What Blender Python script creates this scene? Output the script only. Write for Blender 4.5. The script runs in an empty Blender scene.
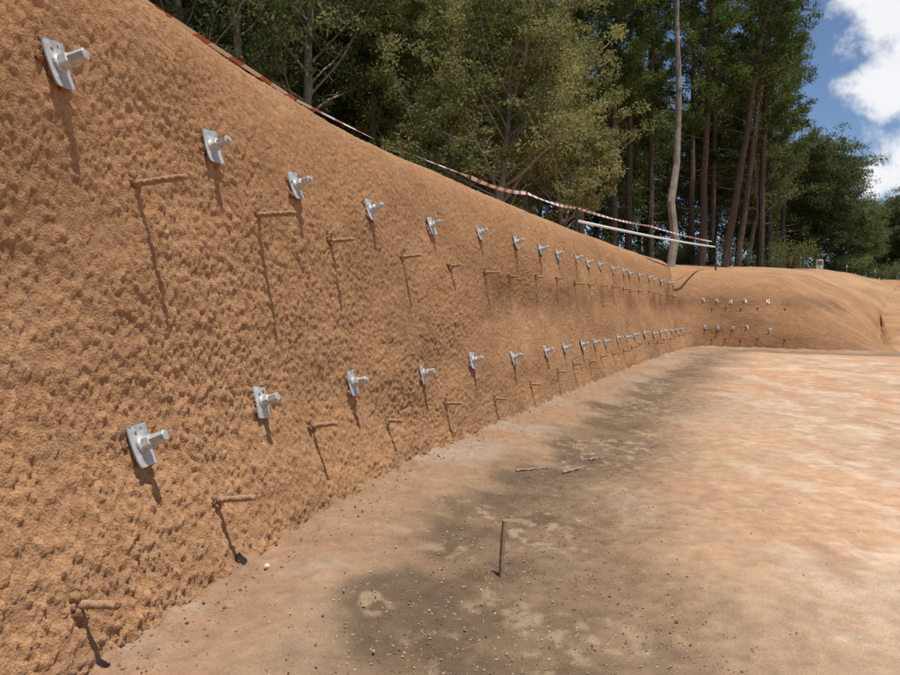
import bpy, math, random
import numpy as np
from mathutils import Vector, Matrix
from mathutils.bvhtree import BVHTree
random.seed(7); rng=np.random.default_rng(7)
scene=bpy.context.scene
col=scene.collection
# ------------------------------------------------------------------ noise
def _h(ix,iy,seed):
    n=(ix.astype(np.int64)*374761393+iy.astype(np.int64)*668265263+seed*1274126177)&0xffffffff
    n=((n^(n>>13))*1274126177)&0xffffffff
    n=((n^(n>>16))*2246822519)&0xffffffff
    n=n^(n>>15)
    return (n&0xffffff)/float(0xffffff)
def vnoise(x,y,seed=0):
    ix=np.floor(x);iy=np.floor(y);fx=x-ix;fy=y-iy
    fx=fx*fx*(3-2*fx);fy=fy*fy*(3-2*fy)
    ix=ix.astype(np.int64);iy=iy.astype(np.int64)
    a=_h(ix,iy,seed);b=_h(ix+1,iy,seed);c=_h(ix,iy+1,seed);d=_h(ix+1,iy+1,seed)
    return (a*(1-fx)+b*fx)*(1-fy)+(c*(1-fx)+d*fx)*fy
def fbm(x,y,seed=0,o=4):
    s=0;a=.5;t=0
    for i in range(o):
        s=s+a*vnoise(x*2**i+17.3*i,y*2**i-9.1*i,seed+i);t+=a;a*=.5
    return s/t
def voro(x,y,seed=0):
    ix=np.floor(x).astype(np.int64);iy=np.floor(y).astype(np.int64)
    best=np.full(x.shape,9.0);cr=np.zeros(x.shape)
    for dx in(-1,0,1):
        for dy in(-1,0,1):
            cx=ix+dx;cy=iy+dy
            px=cx+_h(cx,cy,seed);py=cy+_h(cx,cy,seed+5)
            d=(px-x)**2+(py-y)**2
            m=d<best
            best=np.where(m,d,best);cr=np.where(m,_h(cx,cy,seed+9),cr)
    return np.sqrt(best),cr
def sstep(a,b,x):
    t=np.clip((x-a)/(b-a),0,1);return t*t*(3-2*t)
# ------------------------------------------------------------------ mesh helpers
def mesh_np(name,V,F,mats=(),mi=None,smooth=True,attrs=None,colattr=None):
    V=np.asarray(V,dtype=np.float32);F=np.asarray(F,dtype=np.int32)
    me=bpy.data.meshes.new(name)
    n=F.shape[1]
    me.vertices.add(len(V));me.vertices.foreach_set('co',V.ravel())
    me.loops.add(F.size);me.loops.foreach_set('vertex_index',F.ravel())
    me.polygons.add(len(F));me.polygons.foreach_set('loop_start',np.arange(0,F.size,n,dtype=np.int32))
    try: me.polygons.foreach_set('loop_total',np.full(len(F),n,dtype=np.int32))
    except Exception: pass
    if mi is not None: me.polygons.foreach_set('material_index',np.asarray(mi,dtype=np.int32))
    me.polygons.foreach_set('use_smooth',np.full(len(F),bool(smooth)))
    me.update(calc_edges=True)
    for m in mats: me.materials.append(m)
    if attrs:
        for k,a in attrs.items():
            at=me.attributes.new(k,'FLOAT','POINT');at.data.foreach_set('value',np.asarray(a,dtype=np.float32).ravel())
    if colattr is not None:
        at=me.attributes.new('Col','FLOAT_COLOR','POINT')
        c=np.ones((len(V),4),dtype=np.float32);c[:,:3]=colattr
        at.data.foreach_set('color',c.ravel())
    return me
def obj(name,me,loc=(0,0,0)):
    o=bpy.data.objects.new(name,me);o.location=loc;col.objects.link(o);return o
def grid_faces(nu,nv):
    i=np.arange(nu-1)[:,None]*nv+np.arange(nv-1)[None,:]
    i=i.ravel();return np.stack([i,i+nv,i+nv+1,i+1],1)
# ------------------------------------------------------------------ materials
def newmat(name):
    m=bpy.data.materials.new(name);m.use_nodes=True
    nt=m.node_tree;b=nt.nodes['Principled BSDF'];return m,nt,b
def ND(nt,t,**k):
    n=nt.nodes.new(t)
    for a,v in k.items(): setattr(n,a,v)
    return n
def mathn(nt,op,a,b=None,c=None):
    n=nt.nodes.new('ShaderNodeMath');n.operation=op
    for i,v in enumerate((a,b,c)):
        if v is None: continue
        if isinstance(v,(int,float)): n.inputs[i].default_value=v
        else: nt.links.new(v,n.inputs[i])
    return n.outputs[0]
def earth_mat(name,scales,bumps,rough=.95,var=.3,spec=.15,det=(5,2),diffuse=True):
    m,nt,b=newmat(name);L=nt.links
    at=ND(nt,'ShaderNodeAttribute',attribute_name='Col')
    tc=ND(nt,'ShaderNodeTexCoord')
    n1=ND(nt,'ShaderNodeTexNoise');n1.inputs['Scale'].default_value=scales[0];n1.inputs['Detail'].default_value=det[0];n1.inputs['Roughness'].default_value=.7
    n2=ND(nt,'ShaderNodeTexNoise');n2.inputs['Scale'].default_value=scales[1];n2.inputs['Detail'].default_value=det[1]
    L.new(tc.outputs['Object'],n1.inputs['Vector']);L.new(tc.outputs['Object'],n2.inputs['Vector'])
    s=mathn(nt,'ADD',n1.outputs['Fac'],n2.outputs['Fac'])
    s=mathn(nt,'SUBTRACT',s,1.0)
    s=mathn(nt,'MULTIPLY_ADD',s,var*2.2,1.0)
    mx=ND(nt,'ShaderNodeVectorMath',operation='SCALE')
    L.new(at.outputs['Color'],mx.inputs[0]);L.new(s,mx.inputs['Scale'])
    hgt=mathn(nt,'MULTIPLY',n2.outputs['Fac'],bumps[1])
    if bumps[0]: hgt=mathn(nt,'MULTIPLY_ADD',n1.outputs['Fac'],bumps[0],hgt)
    bp=ND(nt,'ShaderNodeBump');bp.inputs['Distance'].default_value=1.0;bp.inputs['Strength'].default_value=1.0
    L.new(hgt,bp.inputs['Height'])
    if diffuse:
        nt.nodes.remove(b);b=ND(nt,'ShaderNodeBsdfDiffuse');b.inputs['Roughness'].default_value=.8
        L.new(mx.outputs[0],b.inputs['Color']);L.new(b.outputs[0],nt.nodes['Material Output'].inputs['Surface'])
    else:
        L.new(mx.outputs[0],b.inputs['Base Color'])
        b.inputs['Roughness'].default_value=rough;b.inputs['Specular IOR Level'].default_value=spec
    L.new(bp.outputs[0],b.inputs['Normal'])
    return m
M_wall=earth_mat('shotcrete_earth',(5,80),(0,.012),var=.22,det=(4,3))
M_floor=earth_mat('compacted_clay',(5,90),(.012,.006),var=.30,rough=.9,spec=.2,diffuse=False)
M_plat=earth_mat('plateau_soil',(1.5,25),(.05,.02),var=.3)
def simple(name,c,rough=.6,metal=0,spec=.3,nscale=None,nvar=.2,bump=0):
    m,nt,b=newmat(name)
    b.inputs['Base Color'].default_value=(*c,1);b.inputs['Roughness'].default_value=rough
    b.inputs['Metallic'].default_value=metal;b.inputs['Specular IOR Level'].default_value=spec
    if nscale:
        tc=ND(nt,'ShaderNodeTexCoord');n=ND(nt,'ShaderNodeTexNoise');n.inputs['Scale'].default_value=nscale;n.inputs['Detail'].default_value=4
        nt.links.new(tc.outputs['Object'],n.inputs['Vector'])
        s=mathn(nt,'MULTIPLY_ADD',n.outputs['Fac'],nvar*4,1-nvar*2)
        mx=ND(nt,'ShaderNodeVectorMath',operation='SCALE');mx.inputs[0].default_value=c
        nt.links.new(s,mx.inputs['Scale']);nt.links.new(mx.outputs[0],b.inputs['Base Color'])
        if bump:
            bp=ND(nt,'ShaderNodeBump');bp.inputs['Distance'].default_value=bump
            nt.links.new(n.outputs['Fac'],bp.inputs['Height']);nt.links.new(bp.outputs[0],b.inputs['Normal'])
    return m
M_galv=simple('galvanised_steel',(.48,.485,.46),.5,.3,.45,28,.28)
M_splat=simple('earth_splatter',(.28,.155,.08),.95,0,.1,60,.25,.004)
M_pin=simple('muddy_rebar',(.36,.22,.135),.85,0,.2,80,.3,.005)
M_wood=simple('weathered_timber',(.34,.25,.16),.85,0,.2,30,.25,.003)
M_post=simple('dark_steel_post',(.05,.045,.04),.6,.3,.4,30,.2)
M_white=simple('white_pvc',(.78,.78,.76),.5,0,.4,10,.05)
# tape
M_tape,nt,b=newmat('red_white_tape')
at=ND(nt,'ShaderNodeAttribute',attribute_name='len')
f=mathn(nt,'FRACT',mathn(nt,'MULTIPLY',at.outputs['Fac'],2.2))
f=mathn(nt,'GREATER_THAN',f,.60)
mx=ND(nt,'ShaderNodeMix',data_type='RGBA');nt.links.new(f,mx.inputs[0])
mx.inputs[6].default_value=(.74,.70,.66,1);mx.inputs[7].default_value=(.5,.14,.10,1)
nt.links.new(mx.outputs[2],b.inputs['Base Color']);b.inputs['Roughness'].default_value=.5
# ------------------------------------------------------------------ camera
cam=bpy.data.cameras.new('camera');cam.lens=28;cam.sensor_width=36;cam.clip_end=2000;cam.clip_start=.05
co=bpy.data.objects.new('camera',cam);col.objects.link(co);scene.camera=co
co.location=(0,0,1.6);PIT=math.radians(2.25)
co.rotation_euler=(math.pi/2-PIT,0,0)
CAM=Vector((0,0,1.6));Rm=co.rotation_euler.to_matrix()
def bearing(px,py):   # survey sight line (units of the 900x675 photograph)
    return (Rm@Vector(((px-450)/700,-(py-337.5)/700,-1))).normalized()
def at_depth(px,py,d):
    b=bearing(px,py);return CAM+b*(d/b.y)
# ------------------------------------------------------------------ excavation edge path
ctrl=np.array([(-1.2,-60),(-2.2,-20),(-2.1,-6),(-1.93,0),(-1.60,2.5),(-1.50,3.1),(-1.24,4.3),(-.46,7),(1.97,12.4),(5.9,21),(9.9,29.0),(10.8,29.9),(11.8,29.3),(16.07,26.0),(24,22.3),(60,6.5),(150,-33)],float)
seg=np.r_[0,np.cumsum(np.hypot(*np.diff(ctrl,axis=0).T))]
ss=np.arange(0,seg[-1],.05)
px_=np.interp(ss,seg,ctrl[:,0]);py_=np.interp(ss,seg,ctrl[:,1])
def gs(a,sig):
    r=int(sig*4/.05);k=np.exp(-.5*(np.arange(-r,r+1)*.05/sig)**2);k/=k.sum()
    ap=np.r_[2*a[0]-a[r:0:-1],a,2*a[-1]-a[-2:-r-2:-1]]
    return np.convolve(ap,k,'valid')
px_=gs(px_,.55);py_=gs(py_,.55)
tx=np.gradient(px_);ty=np.gradient(py_);tl=np.hypot(tx,ty);tx/=tl;ty/=tl
tx2=gs(tx,.8);ty2=gs(ty,.8);tl=np.hypot(tx2,ty2);tx2/=tl;ty2/=tl
ox_=-ty2;oy_=tx2  # outward (into bank)
S=ss
def s_at_y(y):
    i=np.argmin(np.abs(py_-y)+(S>seg[10])*100);return S[i]
S_corner=seg[11];S_end=seg[13]
Hs=np.array([0,s_at_y(0),s_at_y(3.5),s_at_y(5.5),s_at_y(8),s_at_y(14),s_at_y(22),S_corner,S_corner+2.2,S_corner+4.0,S_end,S_end+3,S_end+200])
Hh=np.array([3.9,3.85,3.74,3.60,3.52,3.5,3.55,3.6,3.15,2.0,.12,.08,.08])
prA=np.array([(-.08,-.2),(-.03,0),(.10,.45),(.26,1.4),(.40,2.4),(.50,2.95),(.60,3.22),(.74,3.40),(.95,3.50),(1.4,3.56),(2.4,3.62)])
prB=np.array([(-.04,-.2),(0,0),(.16,.45),(.45,1.2),(.85,1.85),(1.25,2.35),(1.8,2.8),(2.5,3.1),(3.4,3.3),(4.4,3.45),(5.6,3.55)])
prA[:,1]=np.where(prA[:,1]>0,prA[:,1]/3.5,prA[:,1]);prB[:,1]=np.where(prB[:,1]>0,prB[:,1]/3.5,prB[:,1])
def smooth_prof(pr,n):
    q=pr*np.array([1,3.5])
    for _ in range(2):
        nq=[q[0]]
        for a,b in zip(q[:-1],q[1:]): nq+= [a*.75+b*.25,a*.25+b*.75]
        nq.append(q[-1]);q=np.array(nq)
    l=np.r_[0,np.cumsum(np.hypot(*np.diff(q,axis=0).T))]
    t=np.linspace(0,l[-1],n);return np.stack([np.interp(t,l,q[:,0]),np.interp(t,l,q[:,1])/3.5],1)
def surf(Sa,n):
    Sa=np.asarray(Sa)
    A=smooth_prof(prA,n);B=smooth_prof(prB,n)
    w=sstep(S_corner-3.0,S_corner+2.5,Sa)[:,None]
    off=A[None,:,0]*(1-w)+B[None,:,0]*w
    zf=A[None,:,1]*(1-w)+B[None,:,1]*w
    H=np.interp(Sa,Hs,Hh)[:,None]
    z=np.where(zf>0,zf*H,zf)
    bx=np.interp(Sa,S,px_)[:,None];by=np.interp(Sa,S,py_)[:,None]
    nx=np.interp(Sa,S,ox_)[:,None];ny=np.interp(Sa,S,oy_)[:,None]
    lowf=(fbm(Sa[:,None]*.45+0*off,z*.6,31,3)-.5)*.26*sstep(.1,.8,z)*sstep(4.0,3.0,z)
    lowf=lowf+.03*np.exp(-((z-1.75)/.3)**2)*sstep(7,11,by)
    off=off+lowf
    return np.stack([bx+nx*off,by+ny*off,z+0*bx],2)
def wallS():
    l=[np.arange(0,s_at_y(-8),.5),np.arange(s_at_y(-8),s_at_y(1.5),.06)]
    s=s_at_y(1.5);far=[]
    while s<S_end+.6:
        i=int(s/.05);d=math.hypot(px_[i],py_[i])
        far.append(s);s+=max(.0095,.0021*d)
    return np.concatenate(l+[np.array(far)])
WS=wallS();NV=440
P=surf(WS,NV)
def normals(P):
    du=np.gradient(P,axis=0);dv=np.gradient(P,axis=1)
    n=np.cross(du,dv);n/=np.linalg.norm(n,axis=2,keepdims=True)+1e-9
    return n
Nn=normals(P)
if Nn[len(WS)//2,100,0]<0: Nn=-Nn
arc=np.r_[0,np.cumsum(np.linalg.norm(np.diff(P[len(WS)//3],axis=0),axis=1))]
U=WS[:,None]+0*P[:,:,2];Vv=arc[None,:]+0*U
wu=U+(fbm(U*26,Vv*26,301,2)-.5)*.036;wv=Vv+(fbm(U*26+9,Vv*26,311,2)-.5)*.036
f1,c1=voro(wu/.027,wv/.027,3)
bump1=np.clip(1-(f1/.8)**2,0,1)*(.1+1.1*c1)
f2,c2=voro(wu/.050,wv/.042,13)
bump2=np.clip(1-(f2/.72)**2,0,1)**.8*np.clip(c2-.45,0,1)*1.6
g1=fbm(U*12,Vv*14,321,4)
rz=sstep(.38,.66,fbm(U*.7,Vv*.9,41,3))
rough=(.82+.36*rz)
rough*=np.interp(Vv,[0,1.0,1.8,3.4,4.2],[1.30,1.05,.9,.9,.6])*np.interp(WS,[0,s_at_y(3.5),s_at_y(7),s_at_y(14),1e4],[1.25,1.15,.85,.62,.62])[:,None]
disp=(bump1*.0150+bump2*.013)*rough+(g1-.5)*.019*rough+(fbm(U*3,Vv*4,51,3)-.5)*.018
P=P+Nn*disp[:,:,None]
base=np.array([.455,.252,.126]);dark=np.array([.27,.145,.076]);lite=np.array([.52,.32,.18])
m1=fbm(U*.5+3,Vv*.9,61,5);m2=fbm(U*1.7,Vv*3,71,4)
wetm=sstep(.50,.68,m1)*.30+sstep(.9,.0,P[:,:,2])*.5*sstep(.35,.6,m2)
far_smear=sstep(7,10,P[:,:,1])*np.exp(-((P[:,:,2]-1.85)/.4)**2)*sstep(.4,.62,fbm(U*.55,Vv*.6,77,3))*.75
wetm=np.clip(wetm+far_smear,0,1)
litm=sstep(.55,.72,m2)*.3+.2*sstep(.3,.8,c1*c2)
C=base[None,None]*(1-wetm[...,None])+dark*wetm[...,None]
C=C*(1-litm[...,None])+lite*litm[...,None]
C=C*(.84+.32*c1[...,None])
wall=obj('shotcrete_retaining_wall',mesh_np('shotcrete_retaining_wall',P.reshape(-1,3),grid_faces(len(WS),NV),[M_wall],colattr=C.reshape(-1,3)))
print('wall verts',P.shape)
del P,Nn,disp,f1,f2,c2,bump1,bump2,g1,wu,wv
CS=np.arange(s_at_y(-1),S_end+1,.12);CP=surf(CS,90)
bv_wall=BVHTree.FromPolygons([tuple(v) for v in CP.reshape(-1,3).tolist()],grid_faces(len(CS),90).tolist())
# ------------------------------------------------------------------ floor
def axis(lo,a,b,hi,d,g):
    mid=np.arange(a,b,d);r=[mid[-1]];st=d
    while r[-1]<hi: st*=g;r.append(r[-1]+st)
    l=[mid[0]];st=d
    while l[-1]>lo: st*=g;l.append(l[-1]-st)
    return np.r_[np.array(l[:0:-1]),mid,np.array(r[1:])]
ax=axis(-6,-2.2,6,300,.022,1.03);ay=axis(-150,2.2,9,400,.022,1.013)
X,Y=np.meshgrid(ax,ay,indexing='ij')
ic=int(S_corner/.05)
xw=np.interp(Y,py_[:ic],px_[:ic]);dxdy=np.gradient(px_[:ic])/np.maximum(np.gradient(py_[:ic]),1e-3)
cosn=1/np.sqrt(1+np.interp(Y,py_[:ic],dxdy)**2)
s1=(X-xw)*cosn
yf=np.interp(X,px_[ic:],py_[ic:]);s2=(yf-Y)*.91
sd=np.where(Y<27,np.minimum(s1,np.where(X>9,s2,1e3)),np.where(X>9,np.minimum(s2,s1),s1))
fl=fbm(X*.8,Y*.8,101,4);fm=fbm(X*3,Y*3,111,4);ff=fbm(X*14,Y*14,121,4)
sw=sd+(fl-.5)*1.0+(fm-.5)*.4+(ff-.5)*.2
band=sstep(.50,1.15,sw)*sstep(3.0,1.5,sw)
near=sstep(1.3,.45,sw)
cl=fbm(X*26,Y*26,122,3);cg=fbm(X*48,Y*48,125,2)
Z=.06*np.exp(-(np.clip(sd,0,9)/.3)**1.3)+.045*np.exp(-((sd-.55)/.28)**2)*(.4+1.2*fm)+(fl-.5)*.04+(fm-.5)*.022+(ff-.5)*.012*(.5+band*1.6+near*2)+np.clip(cl-.55,0,1)*.05*(near*1.2+band*.8)+np.clip(cg-.6,0,1)*.03*(band+near*.5)
Z=Z-band*.035*sstep(.7,1.2,sd)
Z=Z+np.clip(fbm(X*9,Y*9,128,3)-.45,0,1)*.20*sstep(.40,.0,sd)
Z=np.where(sd<-.2,-.15,Z)
Z=np.where((np.abs(X)>60)|(Y>60)|(Y<-20),-.02,Z)
orange=np.array([.50,.305,.180]);pale=np.array([.57,.435,.31]);tan=np.array([.46,.305,.195]);wet=np.array([.118,.078,.046]);sand=np.array([.29,.175,.100]);grey=np.array([.35,.285,.22]);red=np.array([.48,.25,.135])
def mixc(A,B,m): return A*(1-m[...,None])+B*m[...,None]
q1=fbm(X*.35+5,Y*.35,131,5);q2=fbm(X*1.3,Y*.9+7,141,5)
C=mixc(orange+0*X[...,None],tan+0*X[...,None],sstep(.42,.6,q1))
C=mixc(C,red+0*C,sstep(.50,.7,fbm(X*.5,Y*.3+2,151,5))*.5)
C=mixc(C,pale+0*C,sstep(.56,.68,q2)*.6)
C=mixc(C,(red*.72)+0*C,sstep(.56,.68,fbm(X*2.6,Y*.5,155,5))*.4)
C=mixc(C,(tan*.8)+0*C,sstep(.55,.7,fbm(X*5,Y*3,156,5))*.35)
C=mixc(C,pale*1.05+0*C,sstep(.60,.68,fbm(X*4+8,Y*2.5,158,5))*.5*sstep(2.5,4,sw))
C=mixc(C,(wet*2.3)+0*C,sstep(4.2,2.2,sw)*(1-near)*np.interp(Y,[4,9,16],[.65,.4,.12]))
C=mixc(C,sand+0*C,near*.95)
C=mixc(C,grey+0*C,near*sstep(.52,.72,fbm(X*1.2+4,Y*1.2,161,5))*.5)
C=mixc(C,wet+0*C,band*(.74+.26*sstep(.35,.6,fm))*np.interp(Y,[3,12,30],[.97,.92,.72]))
C=mixc(C,np.array([.40,.29,.18])+0*C,band*sstep(.54,.70,fbm(X*13,Y*11,171,4))*sstep(.42,.6,fbm(X*1.5,Y*1.2,173,3))*.6)
C=C*(.80+.40*ff[...,None])
obj('ground',mesh_np('ground',np.stack([X,Y,Z],2).reshape(-1,3),grid_faces(len(ax),len(ay)),[M_floor],colattr=C.reshape(-1,3)))
def ij(x,y): return min(max(np.searchsorted(ax,x),1),len(ax)-1),min(max(np.searchsorted(ay,y),1),len(ay)-1)
def zfloor(x,y):
    i,j=ij(x,y);return float(Z[i,j])
def band_at(x,y):
    i,j=ij(x,y);return float(band[i,j]),float(sd[i,j])
# ------------------------------------------------------------------ plateau
PS=np.r_[np.arange(0,s_at_y(-5),2.),np.arange(s_at_y(-5),S_end+8,.25),np.arange(S_end+8,S[-1],3.)]
sr=np.r_[np.arange(0,6,.25),np.arange(6,30,.8),np.arange(30,90,3.),np.array([95,110,130,160,200,260,330])]
w=sstep(S_corner-3.0,S_corner+2.5,PS);Hq=np.interp(PS,Hs,Hh)
endo=2.4*(1-w)+5.6*w;endz=Hq*(3.62*(1-w)+3.55*w)/3.5
e=sstep(S_end-.6,S_end+.6,PS)
start=((endo-.5)*(1-e)-.4*e)[:,None];topz=((endz-.06)*(1-e)-.06*e)[:,None]
tgt=np.interp(PS,[0,s_at_y(10),S_corner,S_corner+3,S_end,1e4],[5.0,5.4,5.0,3.9,3.6,3.6])[:,None]
wid=np.interp(PS,[0,S_corner,S_corner+3,S_end,1e4],[16,14,26,34,34])[:,None]
s_=sr[None,:]
z=topz+(tgt-topz)*sstep(0,1,s_/wid)**.8+np.clip(s_-40,0,300)*.012
bx=np.interp(PS,S,px_)[:,None];by=np.interp(PS,S,py_)[:,None];nx=np.interp(PS,S,ox_)[:,None];ny=np.interp(PS,S,oy_)[:,None]
XX=bx+nx*(s_+start);YY=by+ny*(s_+start)
z=z+(fbm(XX*.25,YY*.25,201,4)-.5)*.5*sstep(.7,6,s_)+(fbm(XX*1.3,YY*1.3,202,3)-.5)*.14*sstep(.5,2,s_)
z=np.where(s_<.01,z-.3,z)
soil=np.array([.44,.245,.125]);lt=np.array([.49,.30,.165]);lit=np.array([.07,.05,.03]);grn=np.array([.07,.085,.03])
C=mixc(soil+0*XX[...,None],lt+0*XX[...,None],sstep(.4,.65,fbm(XX*.3,YY*.3,211,4)))
C=C*(.75+.5*fbm(XX*1.1,YY*1.1,215,4)[...,None])
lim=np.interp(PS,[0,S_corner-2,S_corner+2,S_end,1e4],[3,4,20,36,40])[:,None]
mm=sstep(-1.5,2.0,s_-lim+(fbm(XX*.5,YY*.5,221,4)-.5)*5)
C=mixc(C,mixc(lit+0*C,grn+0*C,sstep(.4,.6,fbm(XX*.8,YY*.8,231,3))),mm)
PV=np.stack([XX,YY,z],2).reshape(-1,3);PF=grid_faces(len(PS),len(sr))
obj('terrain',mesh_np('terrain',PV,PF,[M_plat],colattr=C.reshape(-1,3)))
bv_plat=BVHTree.FromPolygons([tuple(v) for v in PV.tolist()],PF.tolist())
def ground_z(x,y):
    h=bv_plat.ray_cast(Vector((x,y,200)),Vector((0,0,-1)))
    return h[0].z if h[0] else 0.
# ------------------------------------------------------------------ small part builders
class MB:
    def __init__(s): s.v=[];s.f=[];s.m=[]
    def add(s,V,F,mi=0):
        o=len(s.v);s.v+= [tuple(p) for p in V];s.f+=[tuple(i+o for i in f) for f in F];s.m+=[mi]*len(F)
    def tube(s,pts,rad,n=10,mi=0,cap=True,phase=0):
        pts=[Vector(p) for p in pts];V=[]
        for i,p in enumerate(pts):
            d=(pts[min(i+1,len(pts)-1)]-pts[max(i-1,0)]).normalized()
            a=d.cross(Vector((0,0,1)));
            if a.length<.1:a=d.cross(Vector((0,1,0)))
            a.normalize();b=d.cross(a)
            for k in range(n):
                t=2*math.pi*k/n+phase;V.append(p+(a*math.cos(t)+b*math.sin(t))*rad[i])
        F=[(i*n+k,i*n+(k+1)%n,(i+1)*n+(k+1)%n,(i+1)*n+k) for i in range(len(pts)-1) for k in range(n)]
        if cap: F+=[tuple(range(n))[::-1],tuple((len(pts)-1)*n+k for k in range(n))]
        s.add(V,F,mi)
    def mesh(s,name,mats,smooth=False):
        me=bpy.data.meshes.new(name);me.from_pydata(s.v,[],s.f);me.update()
        for m in mats: me.materials.append(m)
        me.polygons.foreach_set('material_index',s.m)
        me.polygons.foreach_set('use_smooth',[smooth]*len(s.f))
        import bmesh
        bm=bmesh.new();bm.from_mesh(me);bmesh.ops.recalc_face_normals(bm,faces=bm.faces);bm.to_mesh(me);bm.free()
        return me
def lump(mb,c,r,mi,seed,flat=.5,n=9,m=6):
    rr=random.Random(seed);V=[];F=[]
    for i in range(m+1):
        th=math.pi*i/m
        for k in range(n):
            ph=2*math.pi*k/n;q=r*(1+rr.uniform(-.28,.28))
            V.append((c[0]+q*math.sin(th)*math.cos(ph),c[1]+q*math.sin(th)*math.sin(ph),c[2]+q*flat*math.cos(th)))
    for i in range(m):
        for k in range(n): F.append((i*n+k,i*n+(k+1)%n,(i+1)*n+(k+1)%n,(i+1)*n+k))
    mb.add(V,F,mi)
def nail_mesh(seed):
    r=random.Random(seed);mb=MB();n=6;V=[];ax_=.070;ay_=.108;kx=r.uniform(-.01,.01);ky=r.uniform(-.008,.012);kt=r.uniform(-.006,.006)
    for side in(0,1):
        for i in range(n+1):
            for j in range(n+1):
                u=-1+2*i/n;v=-1+2*j/n;x=ax_*u;y=ay_*v
                if i in(0,n) and j in(0,n): x*=.95;y*=.96
                d=math.hypot(x,y)
                zz=.018+.012*math.exp(-(d/.045)**2)+kx*u*u+ky*v*v+kt*u*v-(.008 if side else 0)
                V.append((x,y,zz))
    F=[];q=(n+1)**2
    for i in range(n):
        for j in range(n):
            k=i*(n+1)+j;F.append((k,k+n+1,k+n+2,k+1));F.append((q+k,q+k+1,q+k+n+2,q+k+n+1))
    for i in range(n):
        for (A,B) in ((i,i+1),(n*(n+1)+i,n*(n+1)+i+1),(i*(n+1),(i+1)*(n+1)),(i*(n+1)+n,(i+1)*(n+1)+n)):
            F.append((A,B,q+B,q+A))
    mb.add(V,F,0)
    t=Vector((r.uniform(-.08,.08),r.uniform(.0,.10),1)).normalized()
    P=lambda h:t*h
    mb.tube([P(.024),P(.033),P(.040)],[.046,.044,.036],16,0)
    mb.tube([P(.038),P(.041),P(.078),P(.081)],[.035,.038,.038,.035],6,0)
    L=r.uniform(.13,.16)
    mb.tube([P(.078),P(.081),P(L),P(L+.003)],[.027,.030,.030,.027],6,0,phase=.4)
    zs=[];rs=[];h=L;e=L+r.uniform(.006,.03)
    while h<e: zs+= [P(h),P(h+.004)];rs+=[.0165,.0145];h+=.008
    mb.tube(zs,rs,12,0)
    for k in range(16):
        an=r.uniform(0,6.28);d=r.uniform(.07,.135);lump(mb,(math.cos(an)*d*.75,math.sin(an)*d,.000),r.uniform(.012,.028),1,r.random(),.6)
    for k in range(3): lump(mb,(r.uniform(-.06,.06),r.uniform(.03,.10),.022),r.uniform(.006,.012),1,r.random(),.3)
    return mb.mesh('soil_nail_head',[M_galv,M_splat])
nails=[nail_mesh(i) for i in range(8)]
def pin_mesh(seed,L):
    r=random.Random(seed);mb=MB();k=20
    dr=r.uniform(.02,.04)
    pts=[(0.002*math.sin(i*.9),-dr*L/.27*(i/k)**1.2,-.06+(L+.06)*i/k) for i in range(k+1)]
    rad=[.0205*r.uniform(.94,1.06)*(1-.10*i/k) for i in range(k+1)];rad[-1]*=.8
    mb.tube(pts,rad,10,0)
    for i in range(10):
        an=r.uniform(0,6.28);d=r.uniform(.0,.05);lump(mb,(math.cos(an)*d,math.sin(an)*d+.012,-.0),r.uniform(.014,.030),1,r.random(),.9)
    return mb.mesh('rebar_pin',[M_pin,M_splat],True)
pins=[pin_mesh(1,.33),pin_mesh(2,.22),pin_mesh(3,.15),pin_mesh(4,.26),pin_mesh(5,.17)]
def orient(n,roll=0,up=.0):
    n=(n+Vector((0,0,up))).normalized()
    y=Vector((0,0,1));y=(y-n*y.dot(n)).normalized();x=y.cross(n)
    M=Matrix((x,y,n)).transposed()
    return (M@Matrix.Rotation(roll,3,'Z')).to_4x4()
def place(name,me,p,n,roll,up,sc=1.0,lift=.014):
    o=bpy.data.objects.new(name,me);o.matrix_world=Matrix.Translation(p+n*lift)@orient(n,roll,up)@Matrix.Scale(sc,4);col.objects.link(o)
def sight(px,py):
    l,n,i,d=bv_wall.ray_cast(CAM,bearing(px,py))
    if l is None: return None,None
    if n.dot(CAM-l)<0:n=-n
    return l,n
def nearS(l):
    return S[int(np.argmin((px_-l.x)**2+(py_-l.y)**2))]
def wp(Sa,z):
    i=int(Sa/.05);o=Vector((px_[i],py_[i],z));out=Vector((ox_[i],oy_[i],0))
    l,n,_,_=bv_wall.ray_cast(o-out*2,out)
    if l is None: return None,None
    if n.dot(out)>0:n=-n
    return l,n
up_px=[(52,66),(208,148),(293,187),(368,211),(429,227),(478,234),(514,243)]
lo_px=[(136,447),(259,403),(350,383),(421,374),(471,361),(512,358),(545,352)]
for row,isup in((up_px,1),(lo_px,0)):
    for (a,b) in row:
        l,n=sight(a,b);last=l
        place('soil_nail_head',random.choice(nails),l,n,random.uniform(-.15,.15),.12,1.03)
    s=nearS(last);zl=last.z;s0=s
    zend=2.62 if isup else .80
    while s<S_corner-1.1:
        s+=1.3
        zz=zl+(zend-zl)*(s-s0)/(S_corner-s0)
        if s>S_corner-.9: break
        l,n=wp(s,zz+random.uniform(-.03,.03))
        if l is None: continue
        place('soil_nail_head',random.choice(nails),l,n,random.uniform(-.3,.3),.12,1.05)
    for (a,b) in ([(703,300),(717,301),(731,302),(745,301),(768,302)] if isup else [(705,327),(718,328),(733,328),(747,327),(770,330)]):
        l,n=sight(a,b)
        if l is None: continue
        place('soil_nail_head',random.choice(nails),l,n,random.uniform(-.3,.3),-.1,.8)
pu=[(133,184,0),(256,215,0),(330,241,1),(401,257,1)]
pl=[(76,604,4),(214,500,3),(310,426,1),(386,420,4),(445,403,1),(494,398,4),(530,384,4),(557,371,4)]
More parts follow.
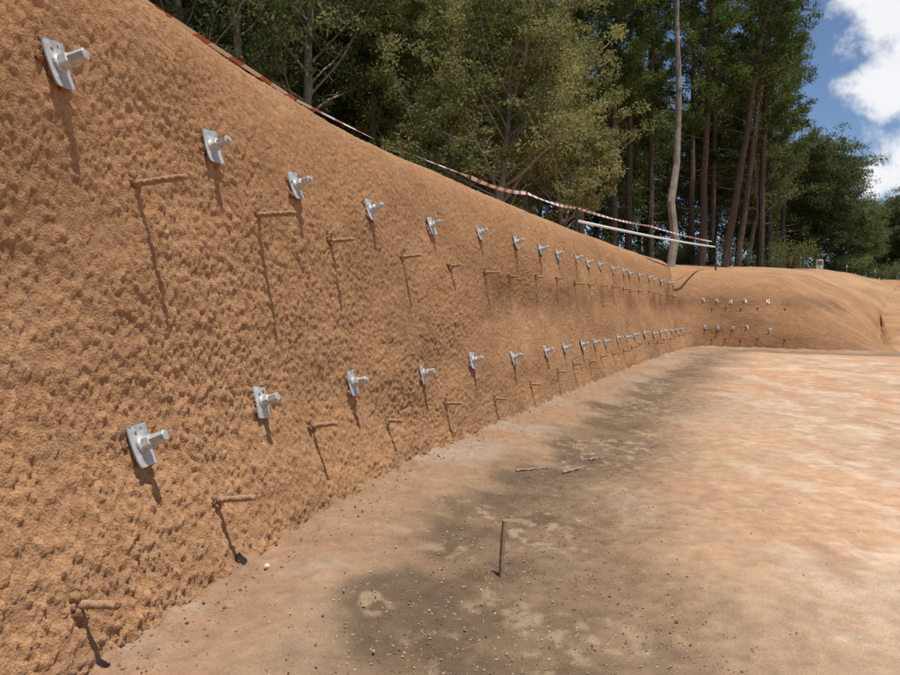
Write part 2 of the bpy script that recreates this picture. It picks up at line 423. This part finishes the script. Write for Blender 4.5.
for row,isup in((pu,1),(pl,0)):
    for (a,b,k) in row:
        l,n=sight(a,b);last=l
        place('rebar_pin',pins[k],l,n,random.uniform(-.3,.3),-.06 if k!=1 else .02,lift=.010)
    s=nearS(last)+1.3;zl=last.z;s0=s
    while s<S_corner-1.4:
        l,n=wp(s,zl+(.1 if not isup else 0)*(s-s0)/20+random.uniform(-.04,.04))
        if l is not None: place('rebar_pin',pins[random.choice((1,2,4))],l,n,random.uniform(-.3,.3),-.02)
        s+=1.3
    for a in (712,726,741,758,785):
        l,n=sight(a,(309 if isup else 339)+random.uniform(-1,1))
        if l is not None: place('rebar_pin',pins[2],l,n,0,-.1,.8)
# ------------------------------------------------------------------ stake and sticks
def fl_hit(px,py):
    d=bearing(px,py);t=-CAM.z/d.z;p=CAM+d*t;p.z=zfloor(p.x,p.y);return p
p=fl_hit(501,571)
mb=MB();mb.tube([(0,0,-.1),(.004,0,.06),(.006,0,.12),(.014,.0,.24),(.022,0,.345)],[.016,.017,.0165,.018,.016],5,0)
obj('timber_stake',mb.mesh('timber_stake',[M_wood]),p)
for (a,b,c,d) in((516,470,550,465),(563,471,586,464),(590,457,607,455)):
    A=fl_hit(a,b);B=fl_hit(c,d);mb=MB();k=6;r=random.Random(a)
    mb.tube([A.lerp(B,i/k)+Vector((r.uniform(-.01,.01),r.uniform(-.02,.02),.012+.01*(i%2))) for i in range(k+1)],[.013*(1-.08*i) for i in range(k+1)],6,0)
    obj('fallen_stick',mb.mesh('fallen_stick',[M_wood]))
oc=np.array([(1,0,0),(-1,0,0),(0,1,0),(0,-1,0),(0,0,1),(0,0,-1)],float)
of=np.array([(0,2,4),(2,1,4),(1,3,4),(3,0,4),(2,0,5),(1,2,5),(3,1,5),(0,3,5)])
VV=[];FF=[];GC=[];n=0;tries=0
while n<17000 and tries<100000:
    tries+=1
    y=2.2+10*rng.random()**1.5
    xb=float(np.interp(y,py_[:ic],px_[:ic]));x=xb+rng.random()**.9*4.4
    bd,sdv=band_at(x,y)
    if rng.random()>(.012+.95*bd+.6*max(0,1-sdv/.55)): continue
    r=.0025+.0065*rng.random()**3
    if rng.random()<.003: r*=2
    if sdv<.3: r*=1.6
    z0=zfloor(x,y)
    a=rng.random()*6.28;c,s=math.cos(a),math.sin(a)
    q=oc*(r*rng.uniform(.6,1.3,(6,1)))*np.array([1,1,.7]);q=np.stack([q[:,0]*c-q[:,1]*s,q[:,0]*s+q[:,1]*c,q[:,2]],1)+np.array([x,y,z0+r*.25])
    cc=np.array([.32,.19,.105]) if sdv<.5 else (np.array([.48,.36,.22]) if rng.random()<.5 else np.array([.22,.15,.09]))
    VV.append(q);FF.append(of+n*6);GC.append(np.repeat((cc*rng.uniform(.6,1.2))[None],6,0));n+=1
obj('gravel',mesh_np('gravel',np.concatenate(VV),np.concatenate(FF),[M_floor],smooth=False,colattr=np.concatenate(GC)))
p=fl_hit(267,577);mb=MB();lump(mb,(0,0,.01),.016,0,5,.8);obj('pale_rock',mb.mesh('pale_rock',[simple('pale_rock',(.6,.58,.54),.8,0,.2,20,.1)]),p)
# ------------------------------------------------------------------ fence with tape on the crest
def topo(x,y):
    z=ground_z(x,y);l=bv_wall.ray_cast(Vector((x,y,50)),Vector((0,0,-1)))[0]
    return max(z,l.z if l else -9)
def crestp(y,off,h):
    i=int(s_at_y(y)/.05);x_=px_[i]+ox_[i]*off;y_=py_[i]+oy_[i]*off;return Vector((x_,y_,topo(x_,y_)+h))
tops=[crestp(.5,.92,.02),crestp(2.5,.92,.02),crestp(4.5,.92,.03),crestp(6.5,.92,.06),crestp(8.2,.95,.10),at_depth(470,177,11.4),at_depth(527,193,14.3),at_depth(577,208,18.5),at_depth(650,226,26),at_depth(716,242,34)]
for k,p in enumerate(tops):
    g=topo(p.x,p.y);hh=max(p.z-g,.04)+.02
    mb=MB()
    if k in (7,9): mb.tube([(0,0,-.3),(0,0,hh+.06)],[.04,.036],7,0)
    elif k<5: mb.tube([(0,0,-.2),(0,0,hh+.01)],[.008,.008],6,0)
    else:
        for (dx,dy) in((.012,0),(-.007,.012),(-.007,-.012)): mb.tube([(dx,dy,-.3),(dx,dy,hh+.01)],[.008,.008],4,0)
    obj('fence_post',mb.mesh('fence_post',[M_post,M_white]),(p.x,p.y,g))
V=[];ln=[];tot=0;prev=None
for j,(a,b) in enumerate(zip(tops[:-1],tops[1:])):
    sag=.0 if j<5 else .06
    for k in range(12):
        t=k/12;q=a.lerp(b,t);q.z-=sag*4*t*(1-t)
        if prev: tot+=(q-prev).length
        prev=q;tw=math.sin(tot*.9)
        hw=(.034 if j>4 else .010)*(.55+.45*abs(math.cos(tot*.9)))
        V+= [(q.x+.02*tw,q.y,q.z-hw),(q.x-.02*tw,q.y,q.z+hw)];ln+=[tot,tot]
F=[(2*i,2*i+2,2*i+3,2*i+1) for i in range(len(V)//2-1)]
obj('barrier_tape',mesh_np('barrier_tape',np.array(V),np.array(F),[M_tape],attrs={'len':ln}))
for (A,B,r) in((at_depth(577,221,18.5),at_depth(715,247,34),.038),):
    mb=MB();k=10;mb.tube([A.lerp(B,i/k)-Vector((0,0,.05*math.sin(math.pi*i/k))) for i in range(k+1)],[r]*(k+1),8,0)
    obj('guard_rail',mb.mesh('guard_rail',[M_white],True))
def sign(px,d,w,h,zc):
    dr=bearing(px,300);x=dr.x/dr.y*d;g=ground_z(x,d);mb=MB()
    for sx in(-w*.4,w*.4): mb.tube([(sx,.03,-.2),(sx,.03,zc+h/2)],[.03,.03],6,1)
    def box(x0,x1,z0,z1,y0,y1,mi):
        mb.add([(x0,y0,z0),(x1,y0,z0),(x1,y1,z0),(x0,y1,z0),(x0,y0,z1),(x1,y0,z1),(x1,y1,z1),(x0,y1,z1)],[(0,1,5,4),(1,2,6,5),(2,3,7,6),(3,0,4,7),(4,5,6,7),(3,2,1,0)],mi)
    box(-w/2,w/2,zc-h/2,zc+h/2,0,.02,0);box(-w*.38,w*.38,zc-.05,zc+h*.35,-.012,-.002,2)
    obj('warning_sign',mb.mesh('warning_sign',[M_white,M_post,simple('sign_red',(.4,.05,.04),.5)]),(x,d,g))
sign(819,56,.55,.75,.9)
for px,d in((846,56),(800,50),(874,62)):
    dr=bearing(px,300);x=dr.x/dr.y*d;g=ground_z(x,d);mb=MB();mb.tube([(0,0,-.2),(0,0,.75)],[.03,.03],6,0);mb.tube([(0,0,.75),(0,0,.95)],[.05,.045],8,1);obj('marker_post',mb.mesh('marker_post',[M_wood,M_white]),(x,d,g))
# ------------------------------------------------------------------ trees
def leafmat(name,c1,c2,trans=.35):
    m,nt,b=newmat(name);L=nt.links
    nt.nodes.remove(b);b=ND(nt,'ShaderNodeBsdfDiffuse')
    at=ND(nt,'ShaderNodeAttribute',attribute_name='v')
    mx=ND(nt,'ShaderNodeMix',data_type='RGBA');L.new(at.outputs['Fac'],mx.inputs[0])
    mx.inputs[6].default_value=(*c1,1);mx.inputs[7].default_value=(*c2,1)
    oi=ND(nt,'ShaderNodeObjectInfo')
    s=mathn(nt,'MULTIPLY_ADD',oi.outputs['Random'],.5,.75)
    sc=ND(nt,'ShaderNodeVectorMath',operation='SCALE');L.new(mx.outputs[2],sc.inputs[0]);L.new(s,sc.inputs['Scale'])
    L.new(sc.outputs[0],b.inputs['Color'])
    tr=ND(nt,'ShaderNodeBsdfTranslucent');L.new(sc.outputs[0],tr.inputs['Color'])
    ms=ND(nt,'ShaderNodeMixShader');ms.inputs[0].default_value=trans
    L.new(b.outputs[0],ms.inputs[1]);L.new(tr.outputs[0],ms.inputs[2])
    L.new(ms.outputs[0],nt.nodes['Material Output'].inputs['Surface'])
    return m
ML_pine=leafmat('pine_needles',(.045,.070,.020),(.155,.195,.055),.38)
ML_gum=leafmat('gum_leaves',(.080,.100,.036),(.26,.27,.105),.44)
ML_bush=leafmat('wattle_leaves',(.120,.128,.046),(.33,.31,.12),.44)
MB_dark=simple('pine_bark',(.12,.085,.065),.95,0,.1,6,.3,.03)
MB_gum=simple('gum_bark',(.28,.23,.18),.85,0,.15,2.5,.35,.01)
class TB:
    def __init__(s,seed): s.r=np.random.default_rng(seed);s.V=[];s.F=[];s.M=[];s.A=[];s.n=0
    def tube(s,pts,rad,n=7):
        pts=np.asarray(pts,float);d=np.gradient(pts,axis=0);d/=np.linalg.norm(d,axis=1,keepdims=True)+1e-9
        ref=np.array([0,0,1.]) if abs(d[0,2])<.8 else np.array([1.,0,0])
        a=np.cross(d,ref);a/=np.linalg.norm(a,axis=1,keepdims=True)+1e-9;b=np.cross(d,a)
        t=np.arange(n)*2*np.pi/n
        V=pts[:,None]+(a[:,None]*np.cos(t)[None,:,None]+b[:,None]*np.sin(t)[None,:,None])*np.asarray(rad)[:,None,None]
        V=V.reshape(-1,3);m=len(pts)
        i=np.arange(m-1)[:,None]*n;k=np.arange(n)[None,:]
        F=np.stack([i+k,i+(k+1)%n,i+n+(k+1)%n,i+n+k],2).reshape(-1,4)
        s.V.append(V);s.F.append(F+s.n);s.M.append(np.zeros(len(F),int));s.A.append(np.zeros(len(V)));s.n+=len(V)
    def limb(s,p0,d,L,r0,bend=.3,up=0.,k=6,sides=5):
        pts=[np.array(p0,float)];d=np.array(d,float);d/=np.linalg.norm(d)
        for i in range(k):
            d=d+s.r.normal(0,bend/k**.5,3)*.5;d[2]+=up/k;d/=np.linalg.norm(d);pts.append(pts[-1]+d*L/k)
        rad=r0*(1-np.linspace(0,1,k+1)*.8);s.tube(pts,rad,sides);return np.array(pts)
    def clump(s,c,n,spread,l,w,droop=0,val=.5):
        r=s.r;c=np.asarray(c)
        q=r.normal(0,1,(n,3));q/=np.linalg.norm(q,axis=1,keepdims=True);q*=(r.random((n,1))**.45)
        pos=c+q*np.asarray(spread)
        d=r.normal(0,1,(n,3));d[:,2]-=droop;d/=np.linalg.norm(d,axis=1,keepdims=True)
        e=np.cross(d,r.normal(0,1,(n,3)));e/=np.linalg.norm(e,axis=1,keepdims=True)+1e-9
        ll=(l*r.uniform(.6,1.3,(n,1)));ww=(w*r.uniform(.6,1.3,(n,1)))
        V=np.stack([pos,pos+d*ll*.5+e*ww*.5,pos+d*ll,pos+d*ll*.5-e*ww*.5],1).reshape(-1,3)
        F=np.arange(4*n).reshape(n,4)+s.n
        s.V.append(V);s.F.append(F);s.M.append(np.ones(n,int));s.A.append(np.repeat(np.clip(val+r.normal(0,.16,n)+q[:,2]*.12,0,1),4));s.n+=4*n
    def mesh(s,name,mats):
        return mesh_np(name,np.concatenate(s.V),np.concatenate(s.F),mats,mi=np.concatenate(s.M),smooth=False,attrs={'v':np.concatenate(s.A)})
def pine(seed,H=26,lean=0,bare=.38,wide=3.6):
    t=TB(seed);r=t.r;k=14
    hh=np.linspace(0,1,k+1)
    tp=np.stack([lean*hh*H+np.cumsum(r.normal(0,.05,k+1)),np.cumsum(r.normal(0,.05,k+1)),hh*H-.4],1)
    t.tube(tp,.25*(1-hh*.88),9)
    at=lambda h:np.array([np.interp(h,hh,tp[:,i]) for i in range(3)])
    for i in range(14):
        h=r.uniform(.12,bare);a=r.uniform(0,6.28);t.limb(at(h),(math.cos(a),math.sin(a),r.uniform(-.1,.3)),r.uniform(.6,2.2),.03,.3,0,4,4)
    h=bare
    while h<.99:
        rel=(h-bare)/(1-bare);L=wide*(1-rel)**.6*(.55+.45*min(1,rel*5))*r.uniform(.6,1.2)+.35
        a=r.uniform(0,6.28)
        for j in range(r.integers(2,4)):
            aa=a+j*2.1+r.normal(0,.4)
            if r.random()<.14: continue
            LL=L*r.uniform(.6,1.15)
            pts=t.limb(at(h),(math.cos(aa),math.sin(aa),.15+.55*rel),LL,.05*(1-rel)+.02,.35,.35,6,4)
            for q in range(2,7):
                val=.15+.7*r.random()
                for _ in range(2 if q>3 else 1):
                    c=pts[q]+r.normal(0,.22,3)*(LL/3.)
                    t.clump(c,50,(.42,.42,.30),.24,.075,-.5,val)
        h+=r.uniform(.018,.032)
    return t.mesh('pine_tree',[MB_dark,ML_pine])
def gum(seed,H=24,lean=0,bare=.45,crown=4.2,thin=1.0,mats=None,leaf=(.22,.09),r0=.24,ncl=62,sub=5,tight=1.0):
    t=TB(seed);r=t.r;k=12;hh=np.linspace(0,1,k+1)
    tp=np.stack([lean*hh*H+np.cumsum(r.normal(0,.16,k+1)),np.cumsum(r.normal(0,.16,k+1)),hh*H*.86-.4],1)
    t.tube(tp,r0*(1-hh*.8),9)
    at=lambda h:np.array([np.interp(h,hh,tp[:,i]) for i in range(3)])
    nl=int(24*thin)
    for i in range(nl):
        rel=(i+r.random())/nl;h=bare+(1-bare)*rel*.98;a=i*2.4+r.normal(0,.5)
        L=crown*(.55+.6*math.sin(math.pi*min(1,.25+rel*.72)))*r.uniform(.6,1.15)
        pts=t.limb(at(h),(math.cos(a),math.sin(a),.6+.5*rel),L,.06*(1-rel*.6),.5,.25,7,5)
        for j in range(sub):
            q=r.integers(3,8);b=r.normal(0,1,3);b[2]=abs(b[2])*.6+.1
            sp=t.limb(pts[min(q,7)],b,r.uniform(.7,1.7)*crown/4,.02,.5,.1,4,4)
            val=.1+.8*r.random()
            for e in(2,4):
                t.clump(sp[e]+r.normal(0,.15,3),ncl,np.array([.60,.60,.36])*r.uniform(.65,1.3)*crown/4*tight,leaf[0],leaf[1],.7,val)
    return t.mesh('eucalyptus_tree',mats or [MB_gum,ML_gum])
print('building trees')
PIN=[pine(1,26,0,.34,3.7),pine(2,24,0,.44,3.3),pine(3,27,.10,.44,3.7)]
GUM=[gum(11,24,0,.32,4.4,1.15),gum(12,20,.02,.24,4.8,1.3),gum(13,26,-.02,.42,4.0)]
TALL=gum(21,30,.045,.62,3.6,.6,r0=.24)
BUSH=[gum(31,11.5,0,.16,4.3,1.7,[MB_gum,ML_bush],(.17,.08),.16,78,6,.82),gum(32,13,0,.12,4.6,1.9,[MB_dark,ML_gum],(.22,.10),.22,66,6)]
def tree(name,me,x,y,sc=1.0,rot=None,tilt=0):
    o=bpy.data.objects.new(name,me);o.location=(x,y,ground_z(x,y)-.1)
    o.rotation_euler=(0,tilt,random.uniform(0,6.28) if rot is None else rot)
    o.scale=(sc,sc,sc*random.uniform(.94,1.06));col.objects.link(o)
def tr(name,me,px,d,sc=1.0,rot=None,tilt=0):
    tree(name,me,(px-450)/700*d,d,sc,rot,tilt)
tr('eucalyptus_tree',TALL,666,38,1.0,0)
tr('wattle_tree',BUSH[0],500,28,1.0)
tr('wattle_tree',BUSH[0],425,33,1.0)
tr('wattle_tree',BUSH[0],560,36,.95)
for px,d,k,s,rot,tl in((722,43,2,1.0,0,.06),(735,46,2,.95,.3,.06),(700,44,0,1.0,None,.02),(758,52,0,1.05,None,.02),(612,44,0,1,None,0),(628,47,1,1.05,None,0),(650,50,0,1,None,0),(580,42,1,1,None,0),(530,45,0,1,3,0),(690,52,1,1.1,None,0),(768,58,0,1.1,None,0),(782,64,1,1.0,None,0)):
    tr('pine_tree',PIN[k],px,d,s,rot,tl)
for px,d,k,s in((380,33,0,.95),(300,30,1,1),(235,27,0,.9),(170,26,1,.9),(60,26,0,1),(-60,25,1,1),(-200,24,2,1),(345,38,1,1.1),(455,42,0,1.05),(270,40,0,1.1),(200,36,1,1.1),(745,58,1,.9)):
    tr('eucalyptus_tree',GUM[k],px,d,s)
for px,d,s in((205,32,.9),(350,35,.9),(410,42,1.2),(500,52,1.4),(600,58,1.3),(690,62,1.2),(735,66,1.2),(540,66,1.5),(640,72,1.4),(420,60,1.7),(290,52,1.5)):
    tr('broadleaf_tree',BUSH[1],px,d,s)
for i in range(10):
    px=-60+i*84+random.uniform(-18,18);d=random.uniform(50,60)
    k=random.randrange(3)
    if random.random()<.6: tr('pine_tree',PIN[k%2],px,d,1.1)
    else: tr('eucalyptus_tree',GUM[k],px,d,1.15)
for i in range(11):
    px=0+i*72+random.uniform(-14,14);d=random.uniform(66,80)
    k=random.randrange(3)
    if random.random()<.5: tr('pine_tree',PIN[k%2],px,d,1.2)
    else: tr('eucalyptus_tree',GUM[k],px,d,1.2)
for px,d,s in((815,68,1.06),(838,72,.98),(798,78,1.1),(856,80,.75),(882,92,.85),(905,90,.9),(925,86,1.0),(955,88,1.1),(1000,84,1.2),(1060,80,1.3),(1150,76,1.3),(780,74,1.1),(760,70,1.0),(866,96,.8),(890,104,.9)):
    tr('broadleaf_tree',BUSH[1],px,d,s)
t=TB(55)
for i in range(26):
    c=t.r.normal(0,1,3)*np.array([.8,.8,.35])+np.array([0,0,.9]);t.limb((0,0,0),c,1.2,.03,.3,.1,4,4);t.clump(c,90,(.5,.5,.4),.14,.06,.2,.2+.5*t.r.random())
SHR=t.mesh('shrub',[MB_dark,ML_gum])
for i in range(40):
    px=random.uniform(450,800);d=random.uniform(44,70)
    tr('shrub',SHR,px,d,random.uniform(.6,1.5))
for i in range(20):
    px=random.uniform(760,1100);d=random.uniform(66,82);tr('shrub',SHR,px,d,random.uniform(.8,1.6))
# ------------------------------------------------------------------ light
EL=math.radians(75);hx,hy=.74,-.67;hl=math.hypot(hx,hy)
sv=Vector((hx/hl*math.cos(EL),hy/hl*math.cos(EL),math.sin(EL)))
sl=bpy.data.lights.new('sun','SUN');sl.energy=5.0;sl.angle=math.radians(.5);sl.color=(1,.965,.91)
so=bpy.data.objects.new('sun',sl);so.rotation_euler=(-sv).to_track_quat('-Z','Y').to_euler();so.location=(5,-8,30);col.objects.link(so)
W=bpy.data.worlds.new('World');scene.world=W;W.use_nodes=True;nt=W.node_tree;L=nt.links
bg=nt.nodes['Background'];bg.inputs[1].default_value=.11
sky=ND(nt,'ShaderNodeTexSky',sky_type='NISHITA');sky.sun_disc=False;sky.sun_elevation=EL;sky.sun_rotation=math.atan2(hx,hy)
sky.altitude=800;sky.air_density=.9;sky.dust_density=.1;sky.ozone_density=3.0
tc=ND(nt,'ShaderNodeTexCoord')
nz=ND(nt,'ShaderNodeTexNoise');nz.inputs['Scale'].default_value=9;nz.inputs['Detail'].default_value=8;nz.inputs['Roughness'].default_value=.6
L.new(tc.outputs['Generated'],nz.inputs['Vector'])
mask=None
for (a,b,r) in((888,8,.075),(855,-10,.05),(898,103,.035),(878,178,.035),(935,50,.09),(975,160,.12),(1050,60,.15)):
    d=bearing(a,b);v=ND(nt,'ShaderNodeVectorMath',operation='DISTANCE');v.inputs[1].default_value=d;L.new(tc.outputs['Generated'],v.inputs[0])
    q=mathn(nt,'MULTIPLY_ADD',v.outputs['Value'],-.5/r,.75)
    mask=q if mask is None else mathn(nt,'MAXIMUM',mask,q)
nn=mathn(nt,'MULTIPLY_ADD',nz.outputs['Fac'],1.7,-.85)
mask=mathn(nt,'ADD',mask,nn)
mr=ND(nt,'ShaderNodeMapRange',interpolation_type='SMOOTHSTEP');L.new(mask,mr.inputs[0]);mr.inputs[1].default_value=.30;mr.inputs[2].default_value=.58
mx=ND(nt,'ShaderNodeMix',data_type='RGBA');L.new(mathn(nt,'MULTIPLY',mr.outputs[0],.94),mx.inputs[0]);L.new(sky.outputs[0],mx.inputs[6]);mx.inputs[7].default_value=(8.6,8.7,8.9,1)
L.new(mx.outputs[2],bg.inputs[0])
scene.view_settings.view_transform='Standard';scene.view_settings.look='None';scene.view_settings.exposure=0
